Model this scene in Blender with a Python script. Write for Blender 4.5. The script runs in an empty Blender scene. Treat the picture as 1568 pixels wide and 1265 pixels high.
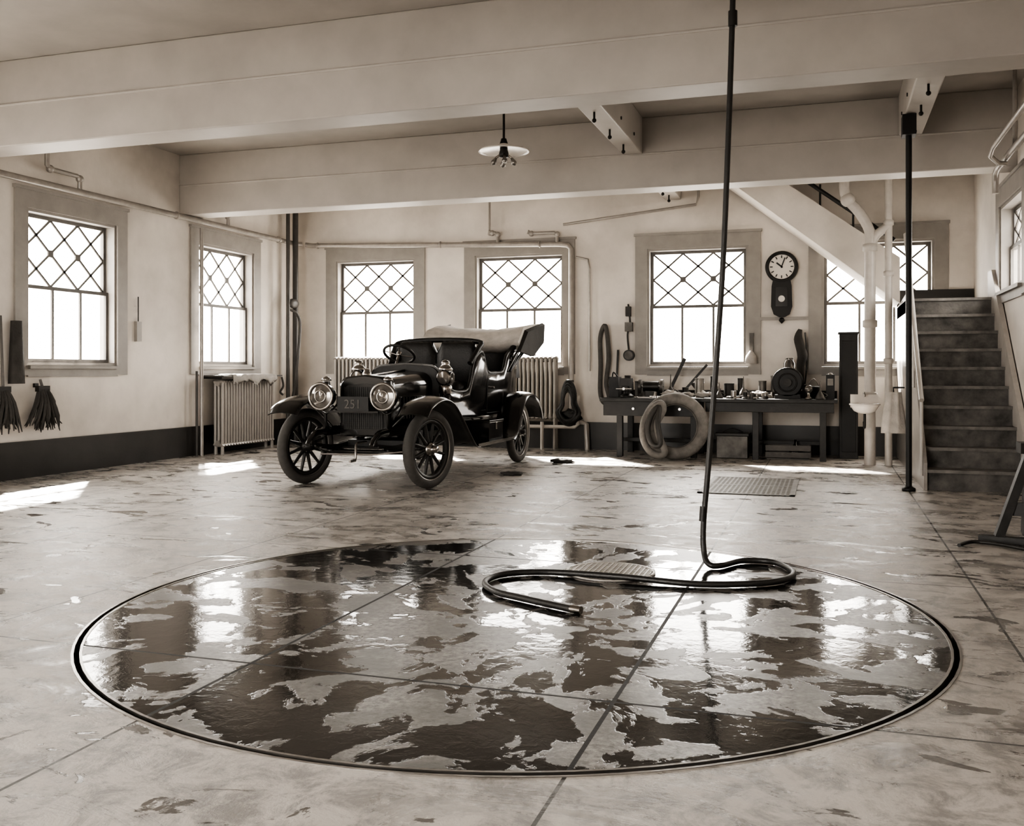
import bpy, math, random
from mathutils import Vector, Matrix, noise
random.seed(4)
S=bpy.context.scene
COL=S.collection
XL,XR,YB,YS=-9.28,2.07,15.8,-3.2     # room inner planes
ZC=4.55; ZB=3.65                      # ceiling / beam underside

# ---------------------------------------------------------------- materials
def G(g,w=1.0): return (g, g*(1-.065*w), g*(1-.135*w), 1)
def newmat(name):
    m=bpy.data.materials.new(name); m.use_nodes=True
    nt=m.node_tree; b=nt.nodes['Principled BSDF']; return m,nt,b
def mat(name,g,rough=.5,metal=0,var=.25,scale=6,bump=.1,bscale=40,spec=.5,coat=0,g2=None):
    m,nt,b=newmat(name)
    tc=nt.nodes.new('ShaderNodeTexCoord')
    n=nt.nodes.new('ShaderNodeTexNoise'); n.inputs['Scale'].default_value=scale; n.inputs['Detail'].default_value=7; n.inputs['Roughness'].default_value=.6
    nt.links.new(tc.outputs['Object'],n.inputs['Vector'])
    r=nt.nodes.new('ShaderNodeValToRGB')
    lo=g*(1-var) if g2 is None else g2
    r.color_ramp.elements[0].position=.3; r.color_ramp.elements[1].position=.7
    r.color_ramp.elements[0].color=G(lo); r.color_ramp.elements[1].color=G(g)
    nt.links.new(n.outputs['Fac'],r.inputs['Fac']); nt.links.new(r.outputs['Color'],b.inputs['Base Color'])
    b.inputs['Roughness'].default_value=rough; b.inputs['Metallic'].default_value=metal
    b.inputs['Specular IOR Level'].default_value=spec
    if coat: b.inputs['Coat Weight'].default_value=coat; b.inputs['Coat Roughness'].default_value=.08
    if bump:
        n2=nt.nodes.new('ShaderNodeTexNoise'); n2.inputs['Scale'].default_value=bscale; n2.inputs['Detail'].default_value=4
        nt.links.new(tc.outputs['Object'],n2.inputs['Vector'])
        bp=nt.nodes.new('ShaderNodeBump'); bp.inputs['Strength'].default_value=bump; bp.inputs['Distance'].default_value=.01
        nt.links.new(n2.outputs['Fac'],bp.inputs['Height']); nt.links.new(bp.outputs['Normal'],b.inputs['Normal'])
    return m
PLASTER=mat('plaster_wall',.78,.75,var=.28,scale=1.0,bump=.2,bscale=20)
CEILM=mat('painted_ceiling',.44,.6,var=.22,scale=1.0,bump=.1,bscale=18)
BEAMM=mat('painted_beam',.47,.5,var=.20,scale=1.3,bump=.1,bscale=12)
BASEM=mat('dark_wainscot',.045,.4,var=.3,scale=3)
CASING=mat('window_casing_paint',.33,.5,var=.2,scale=4)
SASH=mat('sash_paint',.14,.5)
PIPEW=mat('painted_pipe',.55,.4,var=.2)
PIPEG=mat('steam_pipe_paint',.42,.3,metal=.3,var=.3)
PIPED=mat('dark_pipe',.07,.45,var=.3)
IRON=mat('cast_iron',.04,.45,metal=.5,var=.4)
STEEL=mat('steel',.35,.3,metal=.9,var=.3)
DRAINM=mat('wet_steel_grid',.5,.35,metal=.3,var=.3)
BRASS=mat('brass_fitting',.4,.25,metal=1,var=.25)
BLACK=mat('black_enamel',.010,.2,var=.3,bump=.02,coat=.5)
BLACKM=mat('black_matte',.012,.5,var=.4)
LEATHER=mat('black_leather',.014,.42,var=.4,bump=.5,bscale=60)
CANVAS=mat('top_canvas',.55,.85,var=.3,scale=8,bump=.5,bscale=14)
CANVASD=mat('top_canvas_dark',.03,.8,var=.4,bump=.5)
RUBBER=mat('tyre_rubber',.09,.75,var=.35,scale=9)
RUBG=mat('grey_tyre_rubber',.26,.75,var=.45,scale=9)
RUBD=mat('hose_rubber',.03,.4,var=.4,bump=.2,bscale=90)
SPOKE=mat('wood_spoke',.03,.4,var=.4)
WOODD=mat('dark_wood',.028,.5,var=.5,scale=8,bump=.2)
WOODM=mat('worn_wood',.14,.6,var=.4,scale=7,bump=.3)
TREAD=mat('stair_tread',.24,.5,var=.6,scale=6,bump=.4)
RISER=mat('stair_riser',.18,.55,var=.85,scale=4,bump=.4)
GRATEM=mat('grate_iron',.24,.5,var=.3)
WHITE=mat('white_enamel',.72,.3,var=.1)
PORC=mat('porcelain',.7,.2,var=.1)
CLOTH=mat('cloth_rag',.5,.9,var=.3,bump=.5)
CLOTHG=mat('cloth_grey',.34,.9,var=.3,bump=.5)
CLOTHD=mat('cloth_dark',.07,.9,var=.4,bump=.5)
TIN=mat('tin',.3,.35,metal=.8,var=.5)
OLDTIN=mat('dirty_tin',.16,.5,metal=.5,var=.6)
RADI=mat('radiator_paint',.40,.4,metal=.2,var=.15)
FACE=mat('clock_face',.7,.4,var=.05,bump=0)
LENS=mat('lamp_lens',.22,.08,metal=.6,var=.4,bump=0)

def glassmat():
    m,nt,b=newmat('window_glass')
    nt.nodes.remove(b)
    t=nt.nodes.new('ShaderNodeBsdfTransparent'); g=nt.nodes.new('ShaderNodeBsdfGlossy'); g.inputs['Roughness'].default_value=.02
    t.inputs['Color'].default_value=(.95,.94,.92,1)
    mx=nt.nodes.new('ShaderNodeMixShader'); mx.inputs[0].default_value=.06
    o=[n for n in nt.nodes if n.type=='OUTPUT_MATERIAL'][0]
    nt.links.new(t.outputs[0],mx.inputs[1]); nt.links.new(g.outputs[0],mx.inputs[2]); nt.links.new(mx.outputs[0],o.inputs[0])
    return m
GLASS=glassmat()

def nd(nt,t,**kw):
    n=nt.nodes.new(t)
    for k,v in kw.items(): setattr(n,k,v)
    return n
def math_(nt,op,a,b=None,clamp=False):
    n=nd(nt,'ShaderNodeMath',operation=op); n.use_clamp=clamp
    for i,x in enumerate((a,b)):
        if x is None: continue
        if isinstance(x,(int,float)): n.inputs[i].default_value=x
        else: nt.links.new(x,n.inputs[i])
    return n.outputs[0]
def ramp(nt,fac,p0,c0,p1,c1):
    r=nd(nt,'ShaderNodeValToRGB'); e=r.color_ramp.elements
    e[0].position=p0; e[0].color=c0; e[1].position=p1; e[1].color=c1
    nt.links.new(fac,r.inputs[0]); return r.outputs[0]
def mixc(nt,fac,a,b):
    n=nd(nt,'ShaderNodeMix',data_type='RGBA')
    if isinstance(fac,(int,float)): n.inputs[0].default_value=fac
    else: nt.links.new(fac,n.inputs[0])
    for i,x in ((6,a),(7,b)):
        if isinstance(x,tuple): n.inputs[i].default_value=x
        else: nt.links.new(x,n.inputs[i])
    return n.outputs[2]
def noisen(nt,vec,scale,detail=4,dist=0,rough=.5):
    n=nd(nt,'ShaderNodeTexNoise'); n.inputs['Scale'].default_value=scale; n.inputs['Detail'].default_value=detail
    n.inputs['Distortion'].default_value=dist; n.inputs['Roughness'].default_value=rough
    nt.links.new(vec,n.inputs['Vector']); return n.outputs['Fac']
def jointmask(nt,pos,xo,xs,yo,ys,w=.008):
    sp=nd(nt,'ShaderNodeSeparateXYZ'); nt.links.new(pos,sp.inputs[0])
    out=[]
    for s,o,st in ((sp.outputs[0],xo,xs),(sp.outputs[1],yo,ys)):
        a=math_(nt,'SUBTRACT',s,o-st*50-st/2); a=math_(nt,'MODULO',a,st); a=math_(nt,'SUBTRACT',a,st/2)
        a=math_(nt,'ABSOLUTE',a); out.append(math_(nt,'LESS_THAN',a,w))
    return math_(nt,'MAXIMUM',out[0],out[1])
def radialvec(nt,pos,cx,cy,k,m,soft=.15):
    sp=nd(nt,'ShaderNodeSeparateXYZ'); nt.links.new(pos,sp.inputs[0])
    dx=math_(nt,'SUBTRACT',sp.outputs[0],cx); dy=math_(nt,'SUBTRACT',sp.outputs[1],cy)
    r=math_(nt,'SQRT',math_(nt,'ADD',math_(nt,'MULTIPLY',dx,dx),math_(nt,'MULTIPLY',dy,dy)))
    rs=math_(nt,'ADD',r,soft)
    cb=nd(nt,'ShaderNodeCombineXYZ')
    nt.links.new(math_(nt,'MULTIPLY',math_(nt,'DIVIDE',dx,rs),k),cb.inputs[0])
    nt.links.new(math_(nt,'MULTIPLY',math_(nt,'DIVIDE',dy,rs),k),cb.inputs[1])
    nt.links.new(math_(nt,'MULTIPLY',r,m),cb.inputs[2])
    return cb.outputs[0]
def floor_mat():
    m,nt,b=newmat('concrete_floor')
    geo=nd(nt,'ShaderNodeNewGeometry'); pos=geo.outputs['Position']
    j=jointmask(nt,pos,-.8,1.64,3.75,2.65,.007)
    n1=noisen(nt,pos,.9,7,.5,.62); n2=noisen(nt,pos,5,9,.5,.78); n3=noisen(nt,pos,38,4,0,.7)
    c=ramp(nt,n1,.35,G(.28),.65,G(.50))
    c2=ramp(nt,n2,.41,G(.13),.55,G(.58))
    c=mixc(nt,.6,c,c2)
    # damp streaks
    mp=nd(nt,'ShaderNodeMapping'); mp.inputs['Rotation'].default_value=(0,0,.25); mp.inputs['Scale'].default_value=(1,1.9,1)
    nt.links.new(pos,mp.inputs[0])
    wn=noisen(nt,mp.outputs[0],1.25,10,.8,.70)
    wet=ramp(nt,wn,.50,(0,0,0,1),.60,(1,1,1,1))
    pud=ramp(nt,noisen(nt,mp.outputs[0],1.6,8,1.2,.62),.60,(0,0,0,1),.615,(1,1,1,1))
    c=mixc(nt,math_(nt,'MULTIPLY',wet,.35),c,G(.12))
    c=mixc(nt,math_(nt,'MULTIPLY',pud,.75),c,G(.06))
    c=mixc(nt,j,c,G(.05))
    nt.links.new(c,b.inputs['Base Color'])
    r=mixc(nt,wet,ramp(nt,n2,.4,(.32,.32,.32,1),.6,(.50,.50,.50,1)),(.19,.19,.19,1))
    r=mixc(nt,pud,r,(.08,.08,.08,1))
    nt.links.new(r,b.inputs['Roughness'])
    h=math_(nt,'ADD',math_(nt,'MULTIPLY',n3,.5),n2); h=math_(nt,'SUBTRACT',h,j)
    h=math_(nt,'MULTIPLY',h,math_(nt,'SUBTRACT',1,math_(nt,'MULTIPLY',wet,.4)))
    h=math_(nt,'MULTIPLY',h,math_(nt,'SUBTRACT',1,math_(nt,'MULTIPLY',pud,.7)))
    bp=nd(nt,'ShaderNodeBump'); bp.inputs['Strength'].default_value=.45; bp.inputs['Distance'].default_value=.010
    nt.links.new(h,bp.inputs['Height']); nt.links.new(bp.outputs[0],b.inputs['Normal'])
    b.inputs['Specular IOR Level'].default_value=.65
    return m
def wet_mat():
    m,nt,b=newmat('wet_concrete')
    geo=nd(nt,'ShaderNodeNewGeometry'); pos=geo.outputs['Position']
    j=jointmask(nt,pos,-.8,1.64,3.75,2.65,.009)
    rv=radialvec(nt,pos,-1.4,4.7,7.5,1.7,.9)
    n0=noisen(nt,rv,1.0,7,1.0,.55); n0b=noisen(nt,pos,2.0,8,1.0,.6)
    n0=math_(nt,'ADD',math_(nt,'MULTIPLY',n0,.52),math_(nt,'MULTIPLY',n0b,.48))
    wet=ramp(nt,n0,.480,(0,0,0,1),.494,(1,1,1,1))      # 1 = film of water
    grit=noisen(nt,pos,26,6,0,.75)
    dry=ramp(nt,grit,.38,G(.06),.62,G(.28))
    dry=mixc(nt,ramp(nt,noisen(nt,pos,2.2,5,.5,.6),.4,(0,0,0,1),.6,(1,1,1,1)),dry,G(.08))
    c=mixc(nt,wet,dry,G(.022)); c=mixc(nt,j,c,G(.006))
    nt.links.new(c,b.inputs['Base Color'])
    r=mixc(nt,wet,(.30,.30,.30,1),(.085,.085,.085,1)); r=mixc(nt,j,r,(.6,.6,.6,1)); nt.links.new(r,b.inputs['Roughness'])
    rv2=radialvec(nt,pos,-1.4,4.7,16,3.5,.7)
    rip=math_(nt,'ADD',noisen(nt,pos,14,4,.6,.6),math_(nt,'MULTIPLY',noisen(nt,rv2,1.0,3,.5),.7))
    h=math_(nt,'ADD',math_(nt,'MULTIPLY',rip,.26),math_(nt,'MULTIPLY',wet,.05))
    h=math_(nt,'ADD',h,math_(nt,'MULTIPLY',math_(nt,'MULTIPLY',grit,.5),math_(nt,'SUBTRACT',1,wet)))
    bp=nd(nt,'ShaderNodeBump'); bp.inputs['Strength'].default_value=.36; bp.inputs['Distance'].default_value=.010
    nt.links.new(h,bp.inputs['Height']); nt.links.new(bp.outputs[0],b.inputs['Normal'])
    b.inputs['Specular IOR Level'].default_value=.7
    return m
FLOORM=floor_mat(); WETM=wet_mat()

# ---------------------------------------------------------------- mesh builder
def basis(ax):
    ax=Vector(ax).normalized(); t=Vector((0,0,1)) if abs(ax.z)<.9 else Vector((1,0,0))
    a=ax.cross(t).normalized(); return a, ax.cross(a).normalized(), ax
def crom(P,k,closed=False):
    P=[Vector(p) for p in P]; n=len(P); out=[]
    rng=n if closed else n-1
    for i in range(rng):
        if closed: p0,p1,p2,p3=P[(i-1)%n],P[i],P[(i+1)%n],P[(i+2)%n]
        else: p0,p1,p2,p3=P[max(i-1,0)],P[i],P[i+1],P[min(i+2,n-1)]
        for j in range(k):
            t=j/k
            out.append(.5*((2*p1)+(p2-p0)*t+(2*p0-5*p1+4*p2-p3)*t*t+(3*p1-p0-3*p2+p3)*t**3))
    if not closed: out.append(P[-1])
    return out
class B:
    def __init__(s,name,M=None):
        s.n=name; s.v=[]; s.f=[]; s.fm=[]; s.sm=[]; s.mats=[]; s.M=M or Matrix.Identity(4)
    def add(s,vs,fs,mat,smooth=False,M=None):
        o=len(s.v); T=s.M@M if M is not None else s.M
        s.v+= [tuple(T@Vector(v)) for v in vs]
        if mat not in s.mats: s.mats.append(mat)
        k=s.mats.index(mat)
        for f in fs:
            s.f.append([i+o for i in f]); s.fm.append(k); s.sm.append(smooth)
    def box(s,x0,x1,y0,y1,z0,z1,mat,M=None):
        vs=[(x,y,z) for x in (x0,x1) for y in (y0,y1) for z in (z0,z1)]
        s.add(vs,[(0,1,3,2),(4,6,7,5),(0,4,5,1),(2,3,7,6),(0,2,6,4),(1,5,7,3)],mat,False,M)
    def bar(s,p0,p1,w,t,mat,up=(0,0,1)):
        p0=Vector(p0);p1=Vector(p1);d=(p1-p0).normalized();a=d.cross(Vector(up)).normalized();c=a.cross(d)
        vs=[]
        for p in (p0,p1):
            for sa,sc in ((-1,-1),(1,-1),(1,1),(-1,1)): vs.append(p+a*sa*w/2+c*sc*t/2)
        s.add(vs,[(0,1,2,3),(7,6,5,4),(0,4,5,1),(1,5,6,2),(2,6,7,3),(3,7,4,0)],mat)
    def cyl(s,p0,p1,r,mat,r2=None,n=16):
        r2=r if r2 is None else r2; p0=Vector(p0);p1=Vector(p1);a,b,d=basis(p1-p0)
        vs=[];
        for p,rr in ((p0,r),(p1,r2)):
            for i in range(n):
                t=2*math.pi*i/n; vs.append(p+a*math.cos(t)*rr+b*math.sin(t)*rr)
        s.add(vs,[(i,(i+1)%n,n+(i+1)%n,n+i) for i in range(n)],mat,True)
        s.add(vs,[tuple(range(n))[::-1],tuple(range(n,2*n))],mat,False)
    def tube(s,pts,r,mat,n=10,k=0,closed=False):
        P=crom(pts,k,closed) if k else [Vector(p) for p in pts]
        m=len(P); rr=r if isinstance(r,list) else None
        vs=[];prev=None
        for i,p in enumerate(P):
            if closed: d=(P[(i+1)%m]-P[i-1])
            else: d=P[min(i+1,m-1)]-P[max(i-1,0)]
            d=d.normalized() if d.length>1e-9 else Vector((0,0,1))
            if prev is None: a,_,_=basis(d)
            else:
                a=prev-d*prev.dot(d); a=a.normalized() if a.length>1e-6 else basis(d)[0]
            prev=a; b=d.cross(a)
            if rr: t=i/(m-1)*(len(rr)-1); q=int(min(t,len(rr)-2)); rad=rr[q]+(rr[q+1]-rr[q])*(t-q)
            else: rad=r
            for j in range(n):
                t=2*math.pi*j/n; vs.append(p+a*math.cos(t)*rad+b*math.sin(t)*rad)
        fs=[]
        for i in range(m if closed else m-1):
            for j in range(n):
                i2=(i+1)%m; fs.append((i*n+j,i*n+(j+1)%n,i2*n+(j+1)%n,i2*n+j))
        s.add(vs,fs,mat,True)
        if not closed: s.add([vs[j] for j in range(n)]+[vs[(m-1)*n+j] for j in range(n)],[tuple(range(n))[::-1],tuple(range(n,2*n))],mat)
    def lathe(s,prof,mat,o=(0,0,0),ax=(0,0,1),n=32,closed=False,smooth=True):
        a,b,d=basis(ax); o=Vector(o); vs=[];m=len(prof)
        for r,z in prof:
            for j in range(n):
                t=2*math.pi*j/n; vs.append(o+d*z+a*math.cos(t)*r+b*math.sin(t)*r)
        fs=[]
        for i in range(m if closed else m-1):
            i2=(i+1)%m
            for j in range(n): fs.append((i*n+j,i*n+(j+1)%n,i2*n+(j+1)%n,i2*n+j))
        s.add(vs,fs,mat,smooth)
    def torus(s,c,ax,R,r,mat,N=48,n=12,sq=1):
        s.lathe([(R+r*math.cos(2*math.pi*i/n),r*sq*math.sin(2*math.pi*i/n)) for i in range(n)],mat,c,ax,N,closed=True)
    def loft(s,secs,mat,smooth=True,closed=True,cap=True):
        n=len(secs[0]); vs=[p for q in secs for p in q]; fs=[]
        for i in range(len(secs)-1):
            for j in range(n if closed else n-1): fs.append((i*n+j,i*n+(j+1)%n,(i+1)*n+(j+1)%n,(i+1)*n+j))
        s.add(vs,fs,mat,smooth)
        if cap and closed: s.add(list(secs[0])+list(secs[-1]),[tuple(range(n))[::-1],tuple(range(n,2*n))],mat)
    def ball(s,c,r,mat,n=16,m=10,jit=0,seed=0):
        c=Vector(c); r=(r,r,r) if isinstance(r,(int,float)) else r; vs=[]
        for i in range(m+1):
            ph=math.pi*i/m
            for j in range(n):
                t=2*math.pi*j/n; v=Vector((math.sin(ph)*math.cos(t),math.sin(ph)*math.sin(t),math.cos(ph)))
                k=1+jit*noise.noise(v*2.2+Vector((seed,seed*1.7,0)))+jit*.5*noise.noise(v*5+Vector((seed,3,seed)))
                vs.append(c+Vector((v.x*r[0],v.y*r[1],v.z*r[2]))*k)
        s.add(vs,[(i*n+j,i*n+(j+1)%n,(i+1)*n+(j+1)%n,(i+1)*n+j) for i in range(m) for j in range(n)],mat,True)
    def done(s,parent=None,bevel=0,solid=0):
        me=bpy.data.meshes.new(s.n); me.from_pydata(s.v,[],s.f); 
        for m in s.mats: me.materials.append(m)
        me.polygons.foreach_set('material_index',s.fm); me.polygons.foreach_set('use_smooth',s.sm); me.update()
        import bmesh
        bm=bmesh.new(); bm.from_mesh(me); bmesh.ops.recalc_face_normals(bm,faces=bm.faces); bm.to_mesh(me); bm.free()
        o=bpy.data.objects.new(s.n,me); COL.objects.link(o)
        if parent: o.parent=parent
        if solid: md=o.modifiers.new('solid','SOLIDIFY'); md.thickness=solid; md.offset=0
        if bevel: md=o.modifiers.new('bevel','BEVEL'); md.width=bevel; md.segments=2; md.limit_method='ANGLE'; md.angle_limit=.9
        return o
def empty(name,loc=(0,0,0)):
    e=bpy.data.objects.new(name,None); e.location=loc; COL.objects.link(e); e.empty_display_size=.2; return e

# ---------------------------------------------------------------- room shell
T=.28
def frameM(side,u):
    # local x along wall, local y outward, z up ; origin at inner plane
    if side=='back':  c=((1,0,0),(0,1,0),(u,YB,0))
    if side=='left':  c=((0,1,0),(-1,0,0),(XL,u,0))
    if side=='right': c=((0,-1,0),(1,0,0),(XR,u,0))
    if side=='front': c=((-1,0,0),(0,-1,0),(u,YS,0))
    return Matrix(((c[0][0],c[1][0],0,c[2][0]),(c[0][1],c[1][1],0,c[2][1]),(0,0,1,0),(0,0,0,1)))
ZT=7.0
WINB=[(-7.715,1.45),(-5.01,1.48),(-2.0,1.5),(.72,1.5)]
WINL=[(10.2,1.46),(13.56,1.42),(6.7,1.46),(3.2,1.46),(-.4,1.46)]
Z0,Z1=1.45,3.24
WINR=[(12.72,1.44,2.36,3.3),(.6,1.5,1.45,3.24)]  # second window is unseen, added to brighten the left wall and foreground floor
def wall(name,M,u0,u1,zt,ops,mat):
    b=B(name,M); ops=sorted(ops); cur=u0
    for a,c,z0,z1 in ops:
        b.box(cur,a,0,T,0,zt,mat)
        if z0>0: b.box(a,c,0,T,0,z0,mat)
        b.box(a,c,0,T,z1,zt,mat); cur=c
    b.box(cur,u1,0,T,0,zt,mat); return b.done()
wall('wall_back',frameM('back',0),XL-T,XR+T,ZT,[(u-w/2-.06,u+w/2+.06,Z0-.08,Z1+.06) for u,w in WINB],PLASTER)
wall('wall_left',frameM('left',0),YS,YB,ZC+.2,[(u-w/2-.06,u+w/2+.06,Z0-.08,Z1+.06) for u,w in WINL],PLASTER)
wall('wall_right',frameM('right',0),-YB,-YS,ZT,[(-u-w/2-.06,-u+w/2+.06,z0-.08,z1+.06) for u,w,z0,z1 in WINR],PLASTER)
wall('wall_front',frameM('front',0),-XR-T,-XL+T,ZC+.2,[(2.6,7.0,0,3.3)],PLASTER)

def window(k,side,u,w,z0,z1):
    M=frameM(side,u); b=B('window_%d'%k,M); h=w/2; c=.19
    # casing
    b.box(-h-c-.06,-h-.055,-.03,-.001,z0-.2,z1+.27,CASING); b.box(h+.055,h+c+.06,-.03,-.001,z0-.2,z1+.27,CASING)
    b.box(-h-.055,h+.055,-.03,-.001,z1+.055,z1+.27,CASING)
    b.box(-h-c-.08,h+c+.08,-.05,-.001,z1+.27,z1+.31,CASING)
    b.box(-h-.055,h+.055,-.07,-.001,z0-.12,z0-.08,CASING)
    b.box(-h-.055,h+.055,-.03,-.001,z0-.22,z0-.12,CASING)
    # jambs
    b.box(-h-.058,-h-.02,-.001,.24,z0-.078,z1+.058,CASING); b.box(h+.02,h+.058,-.001,.24,z0-.078,z1+.058,CASING)
    b.box(-h-.02,h+.02,-.001,.24,z1+.02,z1+.058,CASING); b.box(-h-.02,h+.02,-.001,.24,z0-.078,z0-.04,CASING)
    zm=z0+(z1-z0)*.505
    def sash(za,zb,y):
        f=.045
        b.box(-h-.02,-h+f*.6,y,y+.035,za,zb,SASH); b.box(h-f*.6,h+.02,y,y+.035,za,zb,SASH)
        b.box(-h+f*.6,h-f*.6,y,y+.035,zb-f,zb,SASH); b.box(-h+f*.6,h-f*.6,y,y+.035,za,za+f,SASH)
    sash(z0-.04,zm+.02,.10); sash(zm-.02,z1+.02,.14)
    for t in (-1/3,1/3):
        b.box(t*h-.017,t*h+.017,.105,.13,z0,zm-.02,SASH)
    # diagonal lattice
    xa,xb=-h+.02,h-.02; W=xb-xa; za,zb=zm+.02,z1-.02; H=zb-za
    P=lambda x,y:(xa+x*W,.157,za+y*H)
    t=1/3
    for l in [((0,0),(2*t,1)),((t,0),(1,1)),((2*t,0),(1,.5)),((0,.5),(t,1)),((1,0),(t,1)),((2*t,0),(0,1)),((t,0),(0,.5)),((1,.5),(2*t,1))]:
        b.bar(P(*l[0]),P(*l[1]),.029,.018,SASH,up=(0,1,0))
    for x in (t,2*t):
        c0=Vector(P(x,.5)); b.box(c0.x-.045,c0.x+.045,.145,.167,c0.z-.045,c0.z+.045,SASH)
    b.add([(-h,.118,z0),(h,.118,z0),(h,.118,zm),(-h,.118,zm)],[(0,1,2,3)],GLASS)
    b.add([(-h,.157,zm),(h,.157,zm),(h,.157,z1),(-h,.157,z1)],[(0,1,2,3)],GLASS)
    b.done()
    portal(M@Matrix.Translation((0,.26,(z0+z1)/2)),w+.1,z1-z0+.1)
def portal(M,w,h):
    l=bpy.data.lights.new('window_portal','AREA'); l.shape='RECTANGLE'; l.size=w; l.size_y=h; l.cycles.is_portal=True
    o=bpy.data.objects.new('window_portal',l); COL.objects.link(o)
    o.matrix_world=M@Matrix.Rotation(math.radians(-90),4,'X')   # -Z -> -y (inward)
k=1
for u,w in WINB: window(k,'back',u,w,Z0,Z1); k+=1
for u,w in WINL: window(k,'left',u,w,Z0,Z1); k+=1
for u,w,a,c in WINR: window(k,'right',u,w,a,c); k+=1
portal(frameM('front',-4.8)@Matrix.Translation((0,.26,1.65)),4.4,3.3)
d=B('door_1',frameM('front',-4.8))
d.box(-2.4,-2.2,-.03,-.001,0,3.5,CASING); d.box(2.2,2.4,-.03,-.001,0,3.5,CASING); d.box(-2.2,2.2,-.03,-.001,3.3,3.5,CASING); d.done()

# floor with round pit
cx,cy,R=-1.625,5.07,2.2
b=B('floor'); N=96; hs=2.6; vs=[]
Ro=R+.012
for i in range(N):
    t=2*math.pi*i/N; vs.append((cx+Ro*math.cos(t),cy+Ro*math.sin(t),0))
for i in range(N):
    t=2*math.pi*i/N; q=hs/max(abs(math.cos(t)),abs(math.sin(t))); vs.append((cx+q*math.cos(t),cy+q*math.sin(t),0))
for i in range(N):
    t=2*math.pi*i/N; vs.append((cx+Ro*math.cos(t),cy+Ro*math.sin(t),-.12))
fs=[(i,(i+1)%N,N+(i+1)%N,N+i) for i in range(N)]+[(i,(i+1)%N,2*N+(i+1)%N,2*N+i) for i in range(N)]
b.add(vs,fs,FLOORM)
def q(x0,x1,y0,y1,z=0,m=FLOORM): b.add([(x0,y0,z),(x1,y0,z),(x1,y1,z),(x0,y1,z)],[(0,1,2,3)],m)
q(XL-T,cx-hs,YS-3,YB+T); q(cx+hs,XR+T,YS-3,YB+T); q(cx-hs,cx+hs,YS-3,cy-hs); q(cx-hs,cx+hs,cy+hs,YB+T)
q(cx-R-.1,cx+R+.1,cy-R-.1,cy+R+.1,-.12,BLACKM)
fl=b.done()
tt=empty('vehicle_turntable')
b=B('deck'); r=R-.024
b.add([(cx+r*math.cos(2*math.pi*i/N),cy+r*math.sin(2*math.pi*i/N),0.0) for i in range(N)]+[(cx+r*math.cos(2*math.pi*i/N),cy+r*math.sin(2*math.pi*i/N),-.1) for i in range(N)],
      [tuple(range(N)),tuple(range(N,2*N))]+[(i,(i+1)%N,N+(i+1)%N,N+i) for i in range(N)],WETM); b.done(tt)
b=B('deck_rim'); b.lathe([(R-.024,-.1),(R-.024,.003),(R-.012,.003),(R-.012,-.1)],STEEL,(cx,cy,0),n=96,closed=True,smooth=False); b.done(tt)
b=B('trim_1'); b.lathe([(R+.012,-.1),(R+.012,.003),(R+.024,.003),(R+.024,-.1)],STEEL,(cx,cy,0),n=96,closed=True,smooth=False); b.done()
# drain
b=B('floor_drain'); dx,dy,dr=-1.335,6.16,.29
b.lathe([(dr,.0),(dr,.010),(dr-.025,.010),(dr-.025,.0)],DRAINM,(dx,dy,.001),n=48,closed=True)
for i in range(-8,9):
    o=i*.033; L=math.sqrt(max(0,(dr-.02)**2-o*o))
    b.bar((dx-L,dy+o,.007),(dx+L,dy+o,.007),.011,.006,DRAINM); b.bar((dx+o,dy-L,.008),(dx+o,dy+L,.008),.011,.006,DRAINM)
b.lathe([(0,.0015),(dr-.02,.0015)],BLACKM,(dx,dy,.001),n=48); b.done()
# floor grate
b=B('floor_grate'); x0,x1,y0,y1=-1.32,-.32,10.45,12.1
b.box(x0,x1,y0,y1,.0005,.003,IRON)
for a in [(x0,x1,y0,y0+.05),(x0,x1,y1-.05,y1),(x0,x0+.05,y0,y1),(x1-.05,x1,y0,y1),(x0,x1,(y0+y1)/2-.02,(y0+y1)/2+.02)]: b.box(*a,.003,.012,GRATEM)
for i in range(1,20): b.box(x0+.05*i-.010,x0+.05*i+.010,y0,y1,.003,.01,GRATEM)
for i in range(1,33): b.box(x0,x1,y0+.05*i-.010,y0+.05*i+.010,.003,.011,GRATEM)
b.done()

# ceiling with stair opening
b=B('ceiling'); sx0,sx1,sy0=-1.9,XR,14.6
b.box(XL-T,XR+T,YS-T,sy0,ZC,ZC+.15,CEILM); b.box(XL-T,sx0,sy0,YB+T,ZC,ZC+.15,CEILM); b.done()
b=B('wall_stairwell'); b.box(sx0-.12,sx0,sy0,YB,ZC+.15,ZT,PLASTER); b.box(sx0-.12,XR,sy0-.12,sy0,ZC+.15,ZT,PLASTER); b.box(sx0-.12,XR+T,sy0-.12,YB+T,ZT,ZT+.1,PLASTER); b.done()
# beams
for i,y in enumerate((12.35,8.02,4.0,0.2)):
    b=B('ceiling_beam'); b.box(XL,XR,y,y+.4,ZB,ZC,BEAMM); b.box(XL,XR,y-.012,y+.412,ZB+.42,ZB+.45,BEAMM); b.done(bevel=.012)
for (x,ya,yb) in ((-2.38,8.42,12.33),(-2.38,12.77,15.8),(.93,8.42,12.33),(-6.0,.62,3.98),(-2.38,.62,3.98)):
    b=B('ceiling_joist'); b.box(x-.13,x+.13,ya+.01,yb-.005,4.08,ZC,BEAMM)
    for yy in (0.45,.65,.85):
        y=ya+(yb-ya)*yy; b.cyl((x-.14,y,4.2),(x+.14,y,4.2),.02,IRON,n=8)
        b.cyl((x,y,4.09),(x,y,4.0),.012,IRON,n=8); b.ball((x,y,3.99),.025,IRON,8,6)
    b.done(bevel=.015)
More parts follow.
